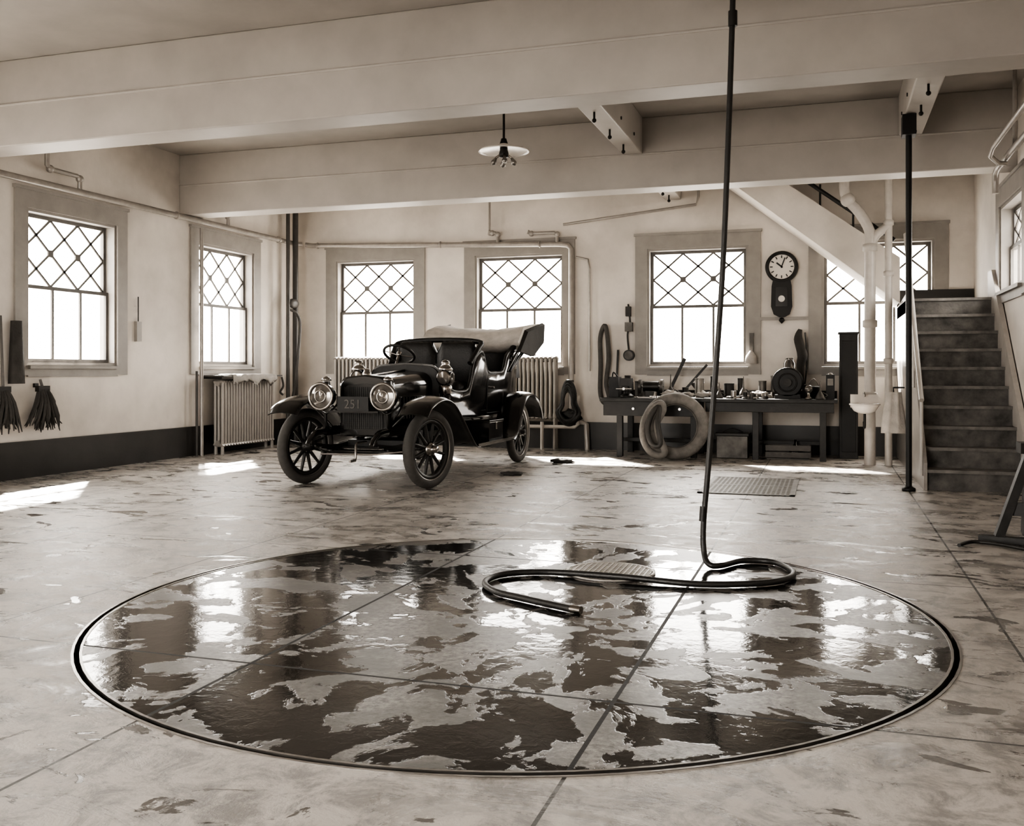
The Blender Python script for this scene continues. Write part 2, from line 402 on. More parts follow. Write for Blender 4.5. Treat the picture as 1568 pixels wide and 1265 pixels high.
# baseboards
b=B('baseboard_left'); b.box(XL,XL+.025,YS,YB,0,.42,BASEM); b.box(XL,XL+.035,YS,YB,.42,.45,BASEM); b.done()
b=B('baseboard_back'); b.box(XL+.03,1.0,YB-.025,YB,0,.42,BASEM); b.box(XL+.03,1.0,YB-.035,YB,.42,.45,BASEM); b.done()
b=B('baseboard_right'); b.box(XR-.025,XR,YS,11.3,0,.42,BASEM); b.done()

# ---------------------------------------------------------------- stairs
st=empty('staircase')
n=10; rise=2.25/n; ya,yb2=11.5,13.75; run=(yb2-ya)/(n-1)
b=B('steps')
for i in range(n-1):
    y=ya+i*run
    b.box(1.04,2.0,y,y+run+.005,0 if i==0 else rise*i-.05,rise*(i+1)-.035,RISER)
    b.box(1.03,2.0,y-.03,y+run+.002,rise*(i+1)-.035,rise*(i+1),TREAD)
b.box(1.04,2.0,yb2,yb2+.04,2.0,2.215,RISER)
b.done(st)
b=B('landing'); b.box(1.0,2.06,yb2-.03,YB-.04,2.215,2.25,TREAD); b.box(1.0,2.06,yb2+.05,YB-.04,2.08,2.215,RISER)
b.box(1.0,2.06,YB-.04,YB-.002,2.25,2.52,BASEM); b.done(st)
b=B('side_panel')
b.add([(x,y,z) for x in (1.0,1.035) for y,z in ((ya-.05,0),(YB-.04,0),(YB-.04,2.25),(yb2,2.35),(ya-.05,.3))],
      [(0,1,2,3,4),(9,8,7,6,5),(0,4,9,5),(4,3,8,9),(3,2,7,8),(2,1,6,7),(1,0,5,6)],PIPEG); b.done(st)
b=B('wall_stringer')
b.add([(x,y,z) for x in (2.0,2.055) for y,z in ((ya-.1,0),(yb2,2.0),(yb2+.3,2.0),(yb2+.3,2.6),(yb2,2.6),(ya-.1,.42))],
      [(0,1,2,3,4,5),(11,10,9,8,7,6),(0,5,11,6),(5,4,10,11),(4,3,9,10),(3,2,8,9),(2,1,7,8),(1,0,6,7)],PIPEW); b.done(st)
b=B('hand_rail'); b.tube([(.98,11.5,.98),(.98,12.2,1.62),(.98,yb2,3.1)],.028,PIPEW)
for y,z in ((11.55,1.0),(12.6,2.0),(13.6,2.95)): b.cyl((.985,y,z-.85 if y<12 else z-.9),(.985,y,z),.018,PIPEW)
b.done(st)
# upper flight
u=empty('upper_staircase')
b=B('stringer'); sl=.79
def zz(x): return 2.25+(.97-x)*sl
b.add([(x,y,z) for y in (14.66,14.72) for x,z in ((.97,2.255),(-1.85,zz(-1.85)),(-1.85,zz(-1.85)+.5),(.97,2.9))],[(0,1,2,3),(7,6,5,4),(0,3,7,4),(3,2,6,7),(2,1,5,6),(1,0,4,5)],PLASTER)
b.done(u)
b=B('steps'); nn=10
for i in range(nn):
    x1=.96-i*.275; b.box(x1-.275,x1,14.74,YB-.08,2.50+.217*i,2.50+.217*(i+1),PIPEW)
b.add([(x,y,z) for y in (14.725,YB-.08) for x,z in ((.96,2.26),(-1.82,zz(-1.82)),(-1.82,zz(-1.82)+.04),(.96,2.30))],[(0,1,2,3),(7,6,5,4),(0,3,7,4),(3,2,6,7),(2,1,5,6),(1,0,4,5)],PLASTER)
b.done(u)
b=B('hand_rail'); b.tube([(.9,14.69,3.15),(-1.8,14.69,5.2)],.03,WOODD); 
for i in range(6):
    x=.8-i*.45; z=2.9+(.97-x)*.76; b.cyl((x,14.69,z-.1),(x,14.69,z+.28),.015,WOODD,n=8)
b.done(u)
b=B('support_pole'); b.cyl((.84,11.35,.0),(.84,11.35,3.97),.032,BLACKM); b.lathe([(.0,0),(.07,0),(.07,.03),(.035,.05)],BLACKM,(.84,11.35,0),n=20)
b.box(.77,.91,11.25,11.45,3.85,4.07,BLACKM); b.done()

# ---------------------------------------------------------------- pipes
b=B('steam_pipe')
def pclamp(x,y,z,ax): b.torus((x,y,z),ax,.046,.014,PIPEG,16,6)
b.tube([(XL+.14,YS+.3,3.60),(XL+.14,YB-.25,3.60),(XL+.2,YB-.20,3.60)],.042,PIPEG,k=0)
for y in (2,5,7.6,12.1,14.9): b.cyl((XL+.005,y,3.6),(XL+.14,y,3.6),.015,PIPEG,n=8); pclamp(XL+.14,y,3.6,(0,1,0))
def branch(p,dirv,L,up):
    p=Vector(p);d=Vector(dirv)
    b.tube([p,p+Vector((0,0,.16)),p+Vector((0,0,.2))+d*.05,p+Vector((0,0,.2))+d*L,p+Vector((0,0,.24))+d*(L+.05),p+Vector((0,0,up))+d*(L+.05)],.03,PIPEG)
    for qq in (p+Vector((0,0,.17)),p+Vector((0,0,.2))+d*(L)): b.ball(qq,.05,PIPEG,10,8)
branch((XL+.14,10.15,3.6),(0,-1,0),.5,.9); branch((XL+.14,13.4,3.6),(0,-1,0),.5,.55)
b.done()
b=B('heating_pipe')
b.tube([(XL+.25,YB-.16,3.60),(XL+.38,YB-.13,3.58),(-4.25,YB-.12,3.42),(-4.12,YB-.12,3.40),(-4.06,YB-.12,3.33),(-4.06,YB-.12,.55),(-4.02,YB-.12,.47),(-3.9,YB-.12,.45),(-3.8,YB-.12,.42),(-3.78,YB-.12,.0)],.045,PIPEG,k=0)
for x,z in ((-8.8,3.575),(-6.4,3.50),(-4.6,3.43)): pclamp(x,YB-.13,z,(1,0,0))
branch((-5.35,YB-.12,3.46),(-1,0,0),.1,.18); branch((-4.3,YB-.12,3.42),(-1,0,0),.45,.2); 
b.tube([(-5.5,YB-.12,3.62),(-5.5,YB-.12,4.5)],.018,PIPEG); 
b.done()
b=B('water_pipe'); b.tube([(-4.2,YB-.1,3.75),(-2.0,YB-.1,3.97),(-1.96,YB-.1,4.1),(-1.96,YB-.1,4.5)],.022,PIPEG)
b.tube([(-3.75,YB-.1,3.0),(-3.75,YB-.1,1.3)],.018,PIPEG); b.tube([(-3.98,YB-.1,3.2),(-3.78,YB-.1,3.15),(-3.75,YB-.1,3.0)],.02,PIPEG)
b.done()
b=B('steam_riser'); 
for x,y,r in ((-9.04,15.3,.05),(-9.04,15.05,.035)): b.tube([(x,y,.0),(x,y,2.0),(x,y,ZC-.02)],r,PIPED)
b.tube([(-9.04,15.05,2.4),(-8.94,15.2,2.3),(-8.92,15.25,2.0),(-8.97,15.15,1.0),(-9.02,15.05,.6)],.025,PIPED,k=5)
b.ball((-9.02,15.2,2.5),(.07,.16,.09),PIPED); b.done()
b=B('radiator_pipe'); b.tube([(XL+.13,12.72,.0),(XL+.13,12.72,3.5)],.03,PIPEG); b.tube([(XL+.13,12.6,.0),(XL+.13,12.6,1.3)],.02,PIPED)
b.done()
b=B('low_pipe'); b.tube([(-5.0,YB-.3,.38),(-3.95,YB-.3,.38),(-3.9,YB-.3,.42),(-3.9,YB-.3,.9)],.03,PIPEW)
b.tube([(-4.5,YB-.34,.0),(-4.5,YB-.34,.46)],.03,PIPEW); b.done()
# drain stack near stairs
b=B('drain_stack')
b.tube([(.56,14.3,0),(.56,14.3,3.05)],.075,PIPEW,n=16)
b.tube([(.80,14.3,0.0),(.80,14.3,4.5)],.05,PIPEW,n=14)
b.tube([(.56,14.3,3.0),(.55,14.3,3.25),(.42,14.3,3.5),(.25,14.28,3.72),(.22,14.25,3.95),(.22,14.25,4.5)],.07,PIPEW,n=14,k=4)
b.tube([(.56,14.3,2.9),(.62,14.3,3.15),(.8,14.3,3.3)],.06,PIPEW,n=12,k=4)
for z in (.9,1.9,2.95): b.lathe([(.075,0),(.098,.01),(.098,.1),(.075,.11)],PIPEW,(.56,14.3,z),n=20)
for z in (1.4,2.6,3.3): b.lathe([(.05,0),(.068,.01),(.068,.07),(.05,.08)],PIPEW,(.80,14.3,z),n=20)
b.ball((.27,14.27,3.68),.1,PIPEW); b.done()
b=B('overhead_pipe')
b.tube([(1.8,3.0,3.56),(1.8,11.9,3.56),(1.8,12.05,3.52),(1.8,12.08,3.42),(1.8,12.08,3.3)],.035,PIPEG)
b.tube([(1.62,3.0,3.6),(1.62,11.0,3.6),(1.62,11.2,3.55),(1.72,11.35,3.5),(1.8,11.4,3.5)],.026,PIPEG)
b.tube([(1.8,10.9,3.56),(1.8,10.9,3.9),(1.8,10.9,ZC-.01)],.02,PIPEG); b.done()

# ---------------------------------------------------------------- radiators
def radiator(name,M,L,z0,z1,d=.2,feet=True):
    b=B(name,M); ns=int(L/.075)
    for i in range(ns):
        x=-L/2+.0375+i*L/ns
        hz=(z1-z0)
        for dy in (-d*.32,0,d*.32):
            b.tube([(x,dy,z0+.04),(x,dy,z1-.04)],.026,RADI,n=8)
        for z in (z0+.04,z1-.04): b.tube([(x,-d/2+.02,z),(x,-d*.3,z+.012*(1 if z>z0+.1 else -1)),(x,d*.3,z+.012*(1 if z>z0+.1 else -1)),(x,d/2-.02,z)],.035,RADI,n=8)
    for z in (z0+.06,z1-.06): b.cyl((-L/2,0,z),(L/2,0,z),.04,RADI,n=12)
    if feet:
        for x in (-L/2+.04,L/2-.04): b.cyl((x,-.06,0),(x,-.06,z0+.06),.03,RADI,.022,n=10); b.cyl((x,.06,0),(x,.06,z0+.06),.03,RADI,.022,n=10)
    return b
b=radiator('radiator',frameM('left',13.72)@Matrix.Translation((0,-.24,0)),1.5,.12,1.16); b.done()
b=radiator('radiator',frameM('back',-5.0)@Matrix.Translation((0,-.17,0)),1.45,.5,1.55,.18); b.done()
b=radiator('radiator',frameM('back',-7.7)@Matrix.Translation((0,-.17,0)),1.45,.5,1.55,.18); b.done()
b=B('radiator_shelf',frameM('left',13.72)); b.box(-.85,.85,-.42,-.05,1.21,1.235,PIPED)
for x in (-.8,.8): b.box(x-.01,x+.01,-.35,-.001,1.18,1.21,IRON)
secs=[]
for i in range(19):
    x=-.6+i*.07; w=.01*math.sin(i*1.7); dd=.07+.04*math.sin(i*.9)+.05*(i%5==0)
    secs.append([(x,-.07,1.245+abs(w)),(x,-.3,1.25+abs(w)),(x,-.425,1.245+w),(x,-.435+w,1.2-dd*.5),(x,-.432-w,1.2-dd),(x,-.425,1.2-dd*.5),(x,-.415,1.238),(x,-.07,1.238)])
b.loft(secs,CLOTHG,True,True); b.done()
b=B('leather_belt'); b.tube([(XL+.46,14.48,1.2),(XL+.48,14.5,1.05),(XL+.46,14.44,.95),(XL+.47,14.5,.9)],.018,CLOTHD,k=4); b.done()

# ---------------------------------------------------------------- lamps
def pendant(x,y,z):
    e=empty('pendant_lamp')
    b=B('rod'); b.cyl((x,y,z+.08),(x,y,ZC-.02),.014,IRON,n=8); b.lathe([(0,.0),(.05,0),(.06,-.03),(.02,-.05)],IRON,(x,y,ZC),n=16); b.done(e)
    b=B('shade'); b.lathe([(.045,.09),(.06,.07),(.10,.06),(.27,.022),(.29,0),(.27,.012),(.1,.045),(.04,.05)],WHITE,(x,y,z),n=40); b.done(e)
    b=B('socket'); b.lathe([(0,.16),(.03,.15),(.045,.1),(.045,.02),(.055,-.02),(.05,-.06),(0,-.07)],IRON,(x,y,z),n=20)
    for i in range(4):
        a=i*math.pi/2+.4; d=Vector((math.cos(a),math.sin(a),0))
        b.tube([Vector((x,y,z-.03)),Vector((x,y,z-.04))+d*.05,Vector((x,y,z-.07))+d*.09],.014,BRASS)
    b.done(e)
    b=B('bulbs')
    for i in range(4):
        a=i*math.pi/2+.4; d=Vector((math.cos(a),math.sin(a),0)); b.lathe([(0,-.0),(.015,0),(.02,.02),(.032,.05),(.03,.075),(0,.095)],TIN,Vector((x,y,z-.07))+d*.09,d*.5+Vector((0,0,-1)),n=14)
    b.done(e)
pendant(-3.51,10.5,3.80)
pendant(-.98,6.45,3.97)

# ---------------------------------------------------------------- hose
hz=.019
b=B('water_hose')
P=[(-.59,6.61,4.45),(-.60,6.61,3.78),(-.63,6.6,2.82),(-.67,6.585,1.87),(-.75,6.56,.73),(-.785,6.55,.3),(-.78,6.53,.10),(-.74,6.47,.03),
   (-.66,6.5,hz+.003),(-.548,6.70,hz+.003),(-.40,6.74,hz+.003),(-.297,6.66,hz+.003),(-.203,6.39,hz+.003),(-.273,6.135,hz+.003),(-.485,5.97,hz+.003),(-.786,5.885,hz+.003),(-1.228,5.91,.03),(-1.694,5.94,hz+.003),(-1.933,5.80,hz+.003),(-1.974,5.55,hz+.003),(-1.837,5.33,hz+.003),(-1.625,5.21,hz+.003),(-1.311,5.06,hz+.003)]
b.tube(P,.019,RUBD,n=12,k=8)
b.cyl((-1.311,5.06,hz+.004),(-1.25,5.04,hz+.004),.022,BRASS,n=14); b.cyl((-.785,6.55,.40),(-.792,6.55,.30),.024,RUBD); b.cyl((-.60,6.61,3.6),(-.60,6.61,3.7),.03,IRON)
b.lathe([(0,0),(.08,0),(.08,-.03),(.03,-.06)],IRON,(-.59,6.61,ZC-.001),n=20)
b.done()

# ---------------------------------------------------------------- car
CM=Matrix.Translation((-4.97,9.95,0))
car=empty('vintage_touring_car')
def wheel(name,x,y,st,R=.435):
    b=B(name,CM@Matrix.Translation((x,y,R))@Matrix.Rotation(math.radians(st),4,'Z'))
    b.torus((0,0,0),(1,0,0),R-.056,.056,RUBBER,56,14,1.05)
    b.lathe([(R-.10,-.04),(R-.085,-.045),(R-.085,.045),(R-.10,.04)],STEEL,(0,0,0),(1,0,0),56,closed=True)
    b.lathe([(R-.145,-.025),(R-.10,-.03),(R-.10,.03),(R-.145,.025)],SPOKE,(0,0,0),(1,0,0),56,closed=True)
    for i in range(12):
        a=2*math.pi*(i+.5)/12; d=Vector((0,math.cos(a),math.sin(a)))
        b.cyl(d*.05,d*(R-.13),.024,SPOKE,.016,n=8)
    b.lathe([(0,.11),(.035,.11),(.04,.06),(.05,.05),(.085,.03),(.085,-.03),(.05,-.05),(.05,-.1),(0,-.1)],BRASS if x>0 and y<1 else IRON,(0,0,0),(1 if x>0 else -1,0,0),24)
    for i in range(6):
        a=2*math.pi*i/6; b.cyl((.03,.068*math.cos(a),.068*math.sin(a)),(.042,.068*math.cos(a),.068*math.sin(a)),.01,STEEL,n=6)
    if y>1: b.lathe([(.17,-.03),(.17,-.09),(.15,-.09),(.15,-.03)],IRON,(0,0,0),(1 if x>0 else -1,0,0),32,closed=True)
    b.done(car)
wheel('wheel_1',-.77,0,-14); wheel('wheel_2',.77,0,-14); wheel('wheel_3',-.77,3.25,0); wheel('wheel_4',.77,3.25,0)
b=B('chassis',CM)
for s in (-1,1):
    x=s*.38
    b.box(x-.025,x+.025,-.3,3.5,.58,.68,BLACK)
    b.tube([(x,-.28,.63),(x,-.45,.62),(x,-.58,.56),(x,-.64,.5)],[.045,.04,.032,.03],BLACK,k=4)
    b.tube([(x,3.4,.63),(x,3.75,.66),(x,3.95,.6)],.035,BLACK,k=4)
    for j,(L) in enumerate((.60,.5,.38,.26,.14)):
        for yc in (0.02,3.25):
            zc=.455-j*.013; b.tube([(x,yc-L,zc+.06*(L/.6)**2+.0),(x,yc,zc),(x,yc+L,zc+.06*(L/.6)**2)],.014 ,IRON,k=4,n=6)
    b.cyl((x-.04,-.6,.52),(x+.04,-.6,.52),.03,IRON)
    b.box(x-.03,x+.03,.56,.66,.45,.6,IRON)
b.tube([(-.70,0,.435),(-.6,0,.44),(-.45,0,.39),(.45,0,.39),(.6,0,.44),(.70,0,.435)],.028,BLACK,k=3)
b.tube([(-.66,.12,.42),(.66,.12,.42)],.014,IRON); b.tube([(-.5,-.13,.36),(.2,-.13,.37),(.6,-.1,.42)],.012,STEEL)
b.cyl((-.68,3.25,.435),(.68,3.25,.435),.04,BLACK); b.ball((0,3.25,.43),(.15,.17,.16),BLACK)
b.box(-.38,.38,.0,.05,.56,.64,BLACK); b.box(-.38,.38,3.42,3.48,.58,.66,BLACK)
b.box(-.36,.36,.25,2.2,.42,.5,BLACKM)      # undertray
b.tube([(0,-.0,.5),(0,-.22,.5),(0,-.25,.48),(0,-.26,.34),(0,-.27,.31),(0,-.4,.31)],.014,STEEL)
b.done(car)
# radiator + hood
b=B('radiator_grille',CM)
def arch(hw,z0,z1,y,n=8,rr=.12):
    p=[(-hw,y,z0),(-hw,y,z1-rr)]
    for i in range(1,n): a=math.pi-(math.pi/2)*i/n; p.append((-hw+rr+rr*math.cos(a),y,z1-rr+rr*math.sin(a)))
    p.append((-hw+rr,y,z1)); p.append((0,y,z1+.02)); p.append((hw-rr,y,z1))
    for i in range(1,n): a=math.pi/2-(math.pi/2)*i/n; p.append((hw-rr+rr*math.cos(a),y,z1-rr+rr*math.sin(a)))
    p+=[(hw,y,z1-rr),(hw,y,z0)]
    return p
b.loft([arch(.29,.58,1.22,-.06),arch(.31,.56,1.24,-.04),arch(.31,.56,1.24,.10)],BLACK)
b.loft([arch(.245,.64,1.14,-.066,rr=.07),arch(.245,.64,1.14,-.05,rr=.07)],IRON)
for i in range(19): b.box(-.24+i*.026,-.232+i*.026,-.074,-.062,.65,1.12,BLACKM)
for i in range(18): b.box(-.24,.24,-.073,-.062,.66+i*.026,.666+i*.026,BLACKM)
b.lathe([(.05,0),(.05,.03),(.035,.05),(.035,.07),(0,.08)],BRASS,(0,.02,1.25),n=18); b.done(car)
b=B('hood',CM)
b.loft([arch(.30,.62,1.225,.11),arch(.33,.62,1.25,.55,rr=.13),arch(.37,.62,1.29,1.05,rr=.15)],BLACK)
b.tube([(0,.11,1.25),(0,1.05,1.315)],.01,BRASS)
for s in (-1,1):
    for i in range(9): b.bar((s*(.325+i*.004),.3+i*.07,.75),(s*(.325+i*.004),.3+i*.07,1.0),.03,.015,BLACK,up=(1,0,0))
b.done(car)
b=B('cowl',CM); b.loft([arch(.46,.66,1.36,1.05,rr=.16),arch(.47,.66,1.37,1.14,rr=.16)],WOODD); b.loft([arch(.47,.655,1.385,1.075,rr=.16),arch(.47,.655,1.385,1.10,rr=.16)],BLACK)
b.done(car)
# body tub
Y=[1.14,1.3,1.5,1.78,1.92,2.1,2.22,2.34,2.6,2.9,3.02,3.2,3.5,3.75,3.86]
HT=[1.25,1.08,1.04,1.08,1.42,1.55,1.52,1.3,1.28,1.3,1.5,1.58,1.6,1.6,1.55]
HW=[.47,.49,.52,.55,.57,.59,.60,.61,.63,.64,.65,.65,.63,.55,.45]
b=B('body',CM); secs=[]
for y,h,w in zip(Y,HT,HW):
    L=[(-w*1.02,h),(-w*1.05,h-.12),(-w,.9 if h>1.0 else .85),(-w*.93,.74),(-w*.88,.67),(0,.66)]
    secs.append([(x,y,z) for x,z in L]+[(-x,y,z) for x,z in L[::-1][1:]])
b.loft(secs,BLACK,True,False,False)
b.add([p for p in secs[-1]],[tuple(range(len(secs[-1])))],BLACK)
o=b.done(car,solid=.03)
b=B('body_trim',CM)
for s in (0,-1): b.tube([q_[s] for q_ in secs],.022,LEATHER,n=8,k=3)
for s in (-1,1):
    b.tube([(s*.645,2.3,1.25),(s*.63,2.3,.74),(s*.655,2.88,.74),(s*.67,2.9,1.25)],.008,BLACKM,n=6)
    b.cyl((s*.65,2.42,1.08),(s*.70,2.42,1.08),.015,BRASS,n=8)
b.done(car)
b=B('seats',CM)
def cushion(x0,x1,y0,y1,z0,z1,tuft=0):
    n=14; secs=[]
    for i in range(n+1):
        t=i/n; x=x0+(x1-x0)*t; e=min(1,.55+3.5*min(t,1-t)); k=(.985 if i%2 else 1)
        ym=(y0+y1)/2; zm=(z0+z1)/2; hy=(y1-y0)/2*e*k; hh=(z1-z0)/2*e*k
        secs.append([(x,ym+hy*math.copysign(abs(math.cos(a))**.5,math.cos(a)),zm+hh*math.copysign(abs(math.sin(a))**.5,math.sin(a))) for a in [2*math.pi*j/16 for j in range(16)]])
    b.loft(secs,LEATHER)
cushion(-.52,-.01,1.62,2.05,.95,1.17); cushion(.01,.52,1.62,2.05,.95,1.17)
cushion(-.58,-.01,2.02,2.22,1.05,1.70); cushion(.01,.58,2.02,2.22,1.05,1.70)
cushion(-.58,.58,2.95,3.5,.9,1.2); cushion(-.6,.6,3.5,3.8,1.05,1.76)
b.tube([(-.56,1.85,1.40),(-.6,2.05,1.59),(-.56,2.19,1.69),(0,2.21,1.72),(.56,2.19,1.69),(.6,2.05,1.59),(.56,1.85,1.40)],.035,LEATHER,k=4)
b.tube([(-.63,3.15,1.5),(-.66,3.4,1.66),(-.6,3.7,1.76),(0,3.76,1.78),(.6,3.7,1.76),(.66,3.4,1.66),(.63,3.15,1.5)],.04,LEATHER,k=4)
for s in (-1,1):
    b.add([(s*.60,1.86,1.2),(s*.60,2.18,1.2),(s*.58,2.18,1.68),(s*.59,2.03,1.57)],[(0,1,2,3)],LEATHER)
    b.add([(s*.65,3.15,1.2),(s*.65,3.72,1.2),(s*.62,3.7,1.75),(s*.65,3.4,1.65)],[(0,1,2,3)],LEATHER)
b.box(-.42,.42,1.15,3.7,.69,.71,WOODD)
b.box(-.53,.53,2.06,2.22,.7,1.4,BLACK)
b.done(car)
b=B('folded_top',CM); secs=[]
for i in range(17):
    t=i/16; x=-.76+1.52*t; sag=-.07*math.sin(math.pi*t)**.7; w=.03*noise.noise(Vector((x*4,1,2)))
    pr=[(3.30,1.72),(3.55,1.92),(3.95,2.00),(4.30,2.02),(4.50,2.03),(4.54,1.97),(4.45,1.84),(4.15,1.74),(3.8,1.66),(3.5,1.60)]
    secs.append([(x,y+.06*noise.noise(Vector((x*3,y,0)))*1,z+(sag*(1 if j<6 else .8))+w+.03*noise.noise(Vector((x*5,y*3,4)))) for j,(y,z) in enumerate(pr)])
b.loft(secs,CANVAS)
for s in (-1,1):
    x=s*.78
    b.loft([[(x-.02*s,3.25,1.58),(x-.02*s,3.6,1.90),(x-.02*s,4.52,2.05),(x-.02*s,4.45,1.74),(x-.02*s,3.9,1.52)],[(x+.03*s,3.25,1.58),(x+.035*s,3.6,1.87),(x+.03*s,4.50,2.02),(x+.03*s,4.45,1.74),(x+.03*s,3.9,1.52)]],CANVASD,False)
    for k_,(y,z) in enumerate(((3.7,1.88),(4.1,1.95),(4.4,1.98))): b.tube([(x*.9,3.1,1.3),(x*.98,y-.1,z-.08)],.015,BLACKM)
    b.tube([(x*.88,3.0,1.3),(x*.97,3.3,1.6),(x,3.7,1.85)],.02,BLACK)
b.done(car)
# fenders
b=B('fenders',CM)
def fender(path,x0,x1):
    P=crom([(0,y,z) for y,z in path],5); secs=[]
    for i,p in enumerate(P):
        d=(P[min(i+1,len(P)-1)]-P[max(i-1,0)]).normalized(); nrm=Vector((0,-d.z,d.y))
        if nrm.z<0: nrm=-nrm
        row=[]
        xs=[x0+(x1-x0)*t for t in (0,.15,.5,.85,1)]; cr=[-.035,-.008,.012,-.008,-.035]
        top=[Vector((x,p.y,p.z))+nrm*c for x,c in zip(xs,cr)]
        bot=[q_-nrm*.014 for q_ in top]
        secs.append(top+bot[::-1])
    b.loft(secs,BLACK)
for s in (-1,1):
    fender([(-.52,.84),(-.40,.94),(-.2,1.0),(.05,1.02),(.3,.96),(.55,.80),(.8,.60),(1.02,.44),(1.15,.415)],s*.60,s*.97)
    fender([(2.45,.415),(2.6,.5),(2.75,.72),(2.95,.92),(3.2,1.0),(3.5,.97),(3.75,.82),(3.88,.62)],s*.62,s*.98)
    b.box(min(s*.52,s*.95),max(s*.52,s*.95),1.1,2.5,.385,.412,BLACK)
    b.box(min(s*.945,s*.955),max(s*.945,s*.955),1.1,2.5,.38,.42,BRASS)
    for y in (1.3,1.8,2.3): b.bar((s*.4,y,.6),(s*.85,y,.39),.03,.02,BLACK)
    b.tube([(s*.38,-.1,.68),(s*.6,-.1,.88),(s*.78,-.1,.985)],.014,BLACK,k=3)
    b.bar((s*.55,1.75,.42),(s*.55,1.75,.66),1.3,.012,BLACK,up=(1,0,0))
b.done(car)
b=B('tool_box',CM); b.box(.62,.88,1.7,2.25,.413,.66,BLACK); b.box(.61,.89,1.69,2.26,.64,.67,BLACK); b.box(.88,.89,1.95,2.0,.55,.64,BRASS); b.box(-.88,-.62,1.7,2.25,.413,.66,BLACK); b.done(car,bevel=.008)
# lights
def headlamp(x,y,z,r):
    b=B('headlamp',CM); o=(x,y,z); ax=(0,-1,0)
    b.lathe([(0,-.19),(r*.45,-.185),(r*.62,-.15),(r*.72,-.1),(r*.95,-.04),(r*.98,.03),(r*1.08,.035),(r*1.1,.06),(r*1.02,.07),(r*.88,.062)],BLACK,o,ax,36)
    b.torus((x,y-.06,z),ax,r*.98,.016,BRASS,40,10)
    b.lathe([(r*.9,.055),(r*.6,.068),(0,.075)],LENS,o,ax,36)
    b.torus((x,y-.07,z),ax,r*.45,.01,BRASS,28,6)
    b.cyl((x,y+.07,z+r*.6),(x,y+.07,z+r*1.15),r*.35,BLACK,r*.28,n=16); b.lathe([(0,.05),(r*.3,.03),(r*.42,0),(r*.2,0)],BRASS,(x,y+.07,z+r*1.2),n=18)
    for s in (-1,1): b.tube([(x+s*(r+.02),y+.03,z),(x+s*(r+.01),y+.04,z-r*.6),(x+s*.05,y+.05,z-r*1.2),(x,y+.05,z-r*1.35)],.012,BLACK,k=3)
    b.tube([(x,y+.05,z-r*1.3),(x,y+.07,z-.32),(x*.92,y+.12,.66)],.018,IRON,k=3)
    b.done(car)
headlamp(-.38,-.30,1.02,.145); headlamp(.38,-.30,1.02,.145)
def sidelamp(x,y,z):
    b=B('side_lamp',CM)
    b.box(x-.07,x+.07,y-.06,y+.06,z-.09,z+.09,BLACK)
    b.lathe([(.085,0),(.09,.02),(.075,.025)],BRASS,(x,y-.06,z),(0,-1,0),24); b.lathe([(0,.02),(.075,.015)],LENS,(x,y-.06,z),(0,-1,0),24)
    s=1 if x>0 else -1
    b.lathe([(.07,0),(.075,.02),(.06,.02),(0,.015)],LENS,(x+s*.07,y,z),(s,0,0),20)
    b.lathe([(.085,0),(.095,.01),(.07,.04),(.045,.07),(.055,.085),(.045,.11),(0,.13)],BRASS,(x,y,z+.09),n=18)
    b.lathe([(.07,0),(.08,-.02),(.08,-.09),(.05,-.12),(0,-.12)],BRASS,(x,y,z-.09),n=18)
    b.tube([(x-s*.06,y+.04,z-.05),(x-s*.14,y+.12,z-.08)],.015,BRASS); b.done(car)
sidelamp(.58,.96,1.22); sidelamp(-.58,.96,1.22)
b=B('steering_wheel',CM); c=Vector((-.28,1.50,1.52)); ax=Vector((0,.55,.83)).normalized()
b.torus(c,ax,.2,.018,WOODD,36,8); a1,a2,_=basis(ax)
for i in range(4):
    t=i*math.pi/2+.4; d=a1*math.cos(t)+a2*math.sin(t); b.cyl(c-ax*.02,c+d*.2,.009,BRASS,n=6)
b.cyl(c,c-ax*.9,.018,BRASS,n=10); b.lathe([(0,.04),(.03,.03),(.035,-.03),(0,-.04)],BRASS,c,ax,14)
b.tube([(-.56,1.6,.7),(-.62,1.55,1.2)],.012,BRASS); b.tube([(-.6,1.7,.7),(-.66,1.62,1.25)],.012,BRASS)
b.done(car)
b=B('number_plate',CM); b.box(-.19,.19,-.33,-.32,.86,1.02,BLACKM); b.box(-.3,.3,-.315,-.3,.84,.86,IRON)
b.tube([(-.3,-.3,.85),(.3,-.3,.85)],.012,IRON); b.done(car)
fc=bpy.data.curves.new('plate_digits','FONT'); fc.body='251'; fc.size=.14; fc.extrude=.002; fc.align_x='CENTER'; fc.materials.append(OLDTIN)
fo=bpy.data.objects.new('plate_digits',fc); COL.objects.link(fo); fo.parent=car; fo.matrix_world=CM@Matrix.Translation((0,-.334,.89))@Matrix.Rotation(math.pi/2,4,'X')

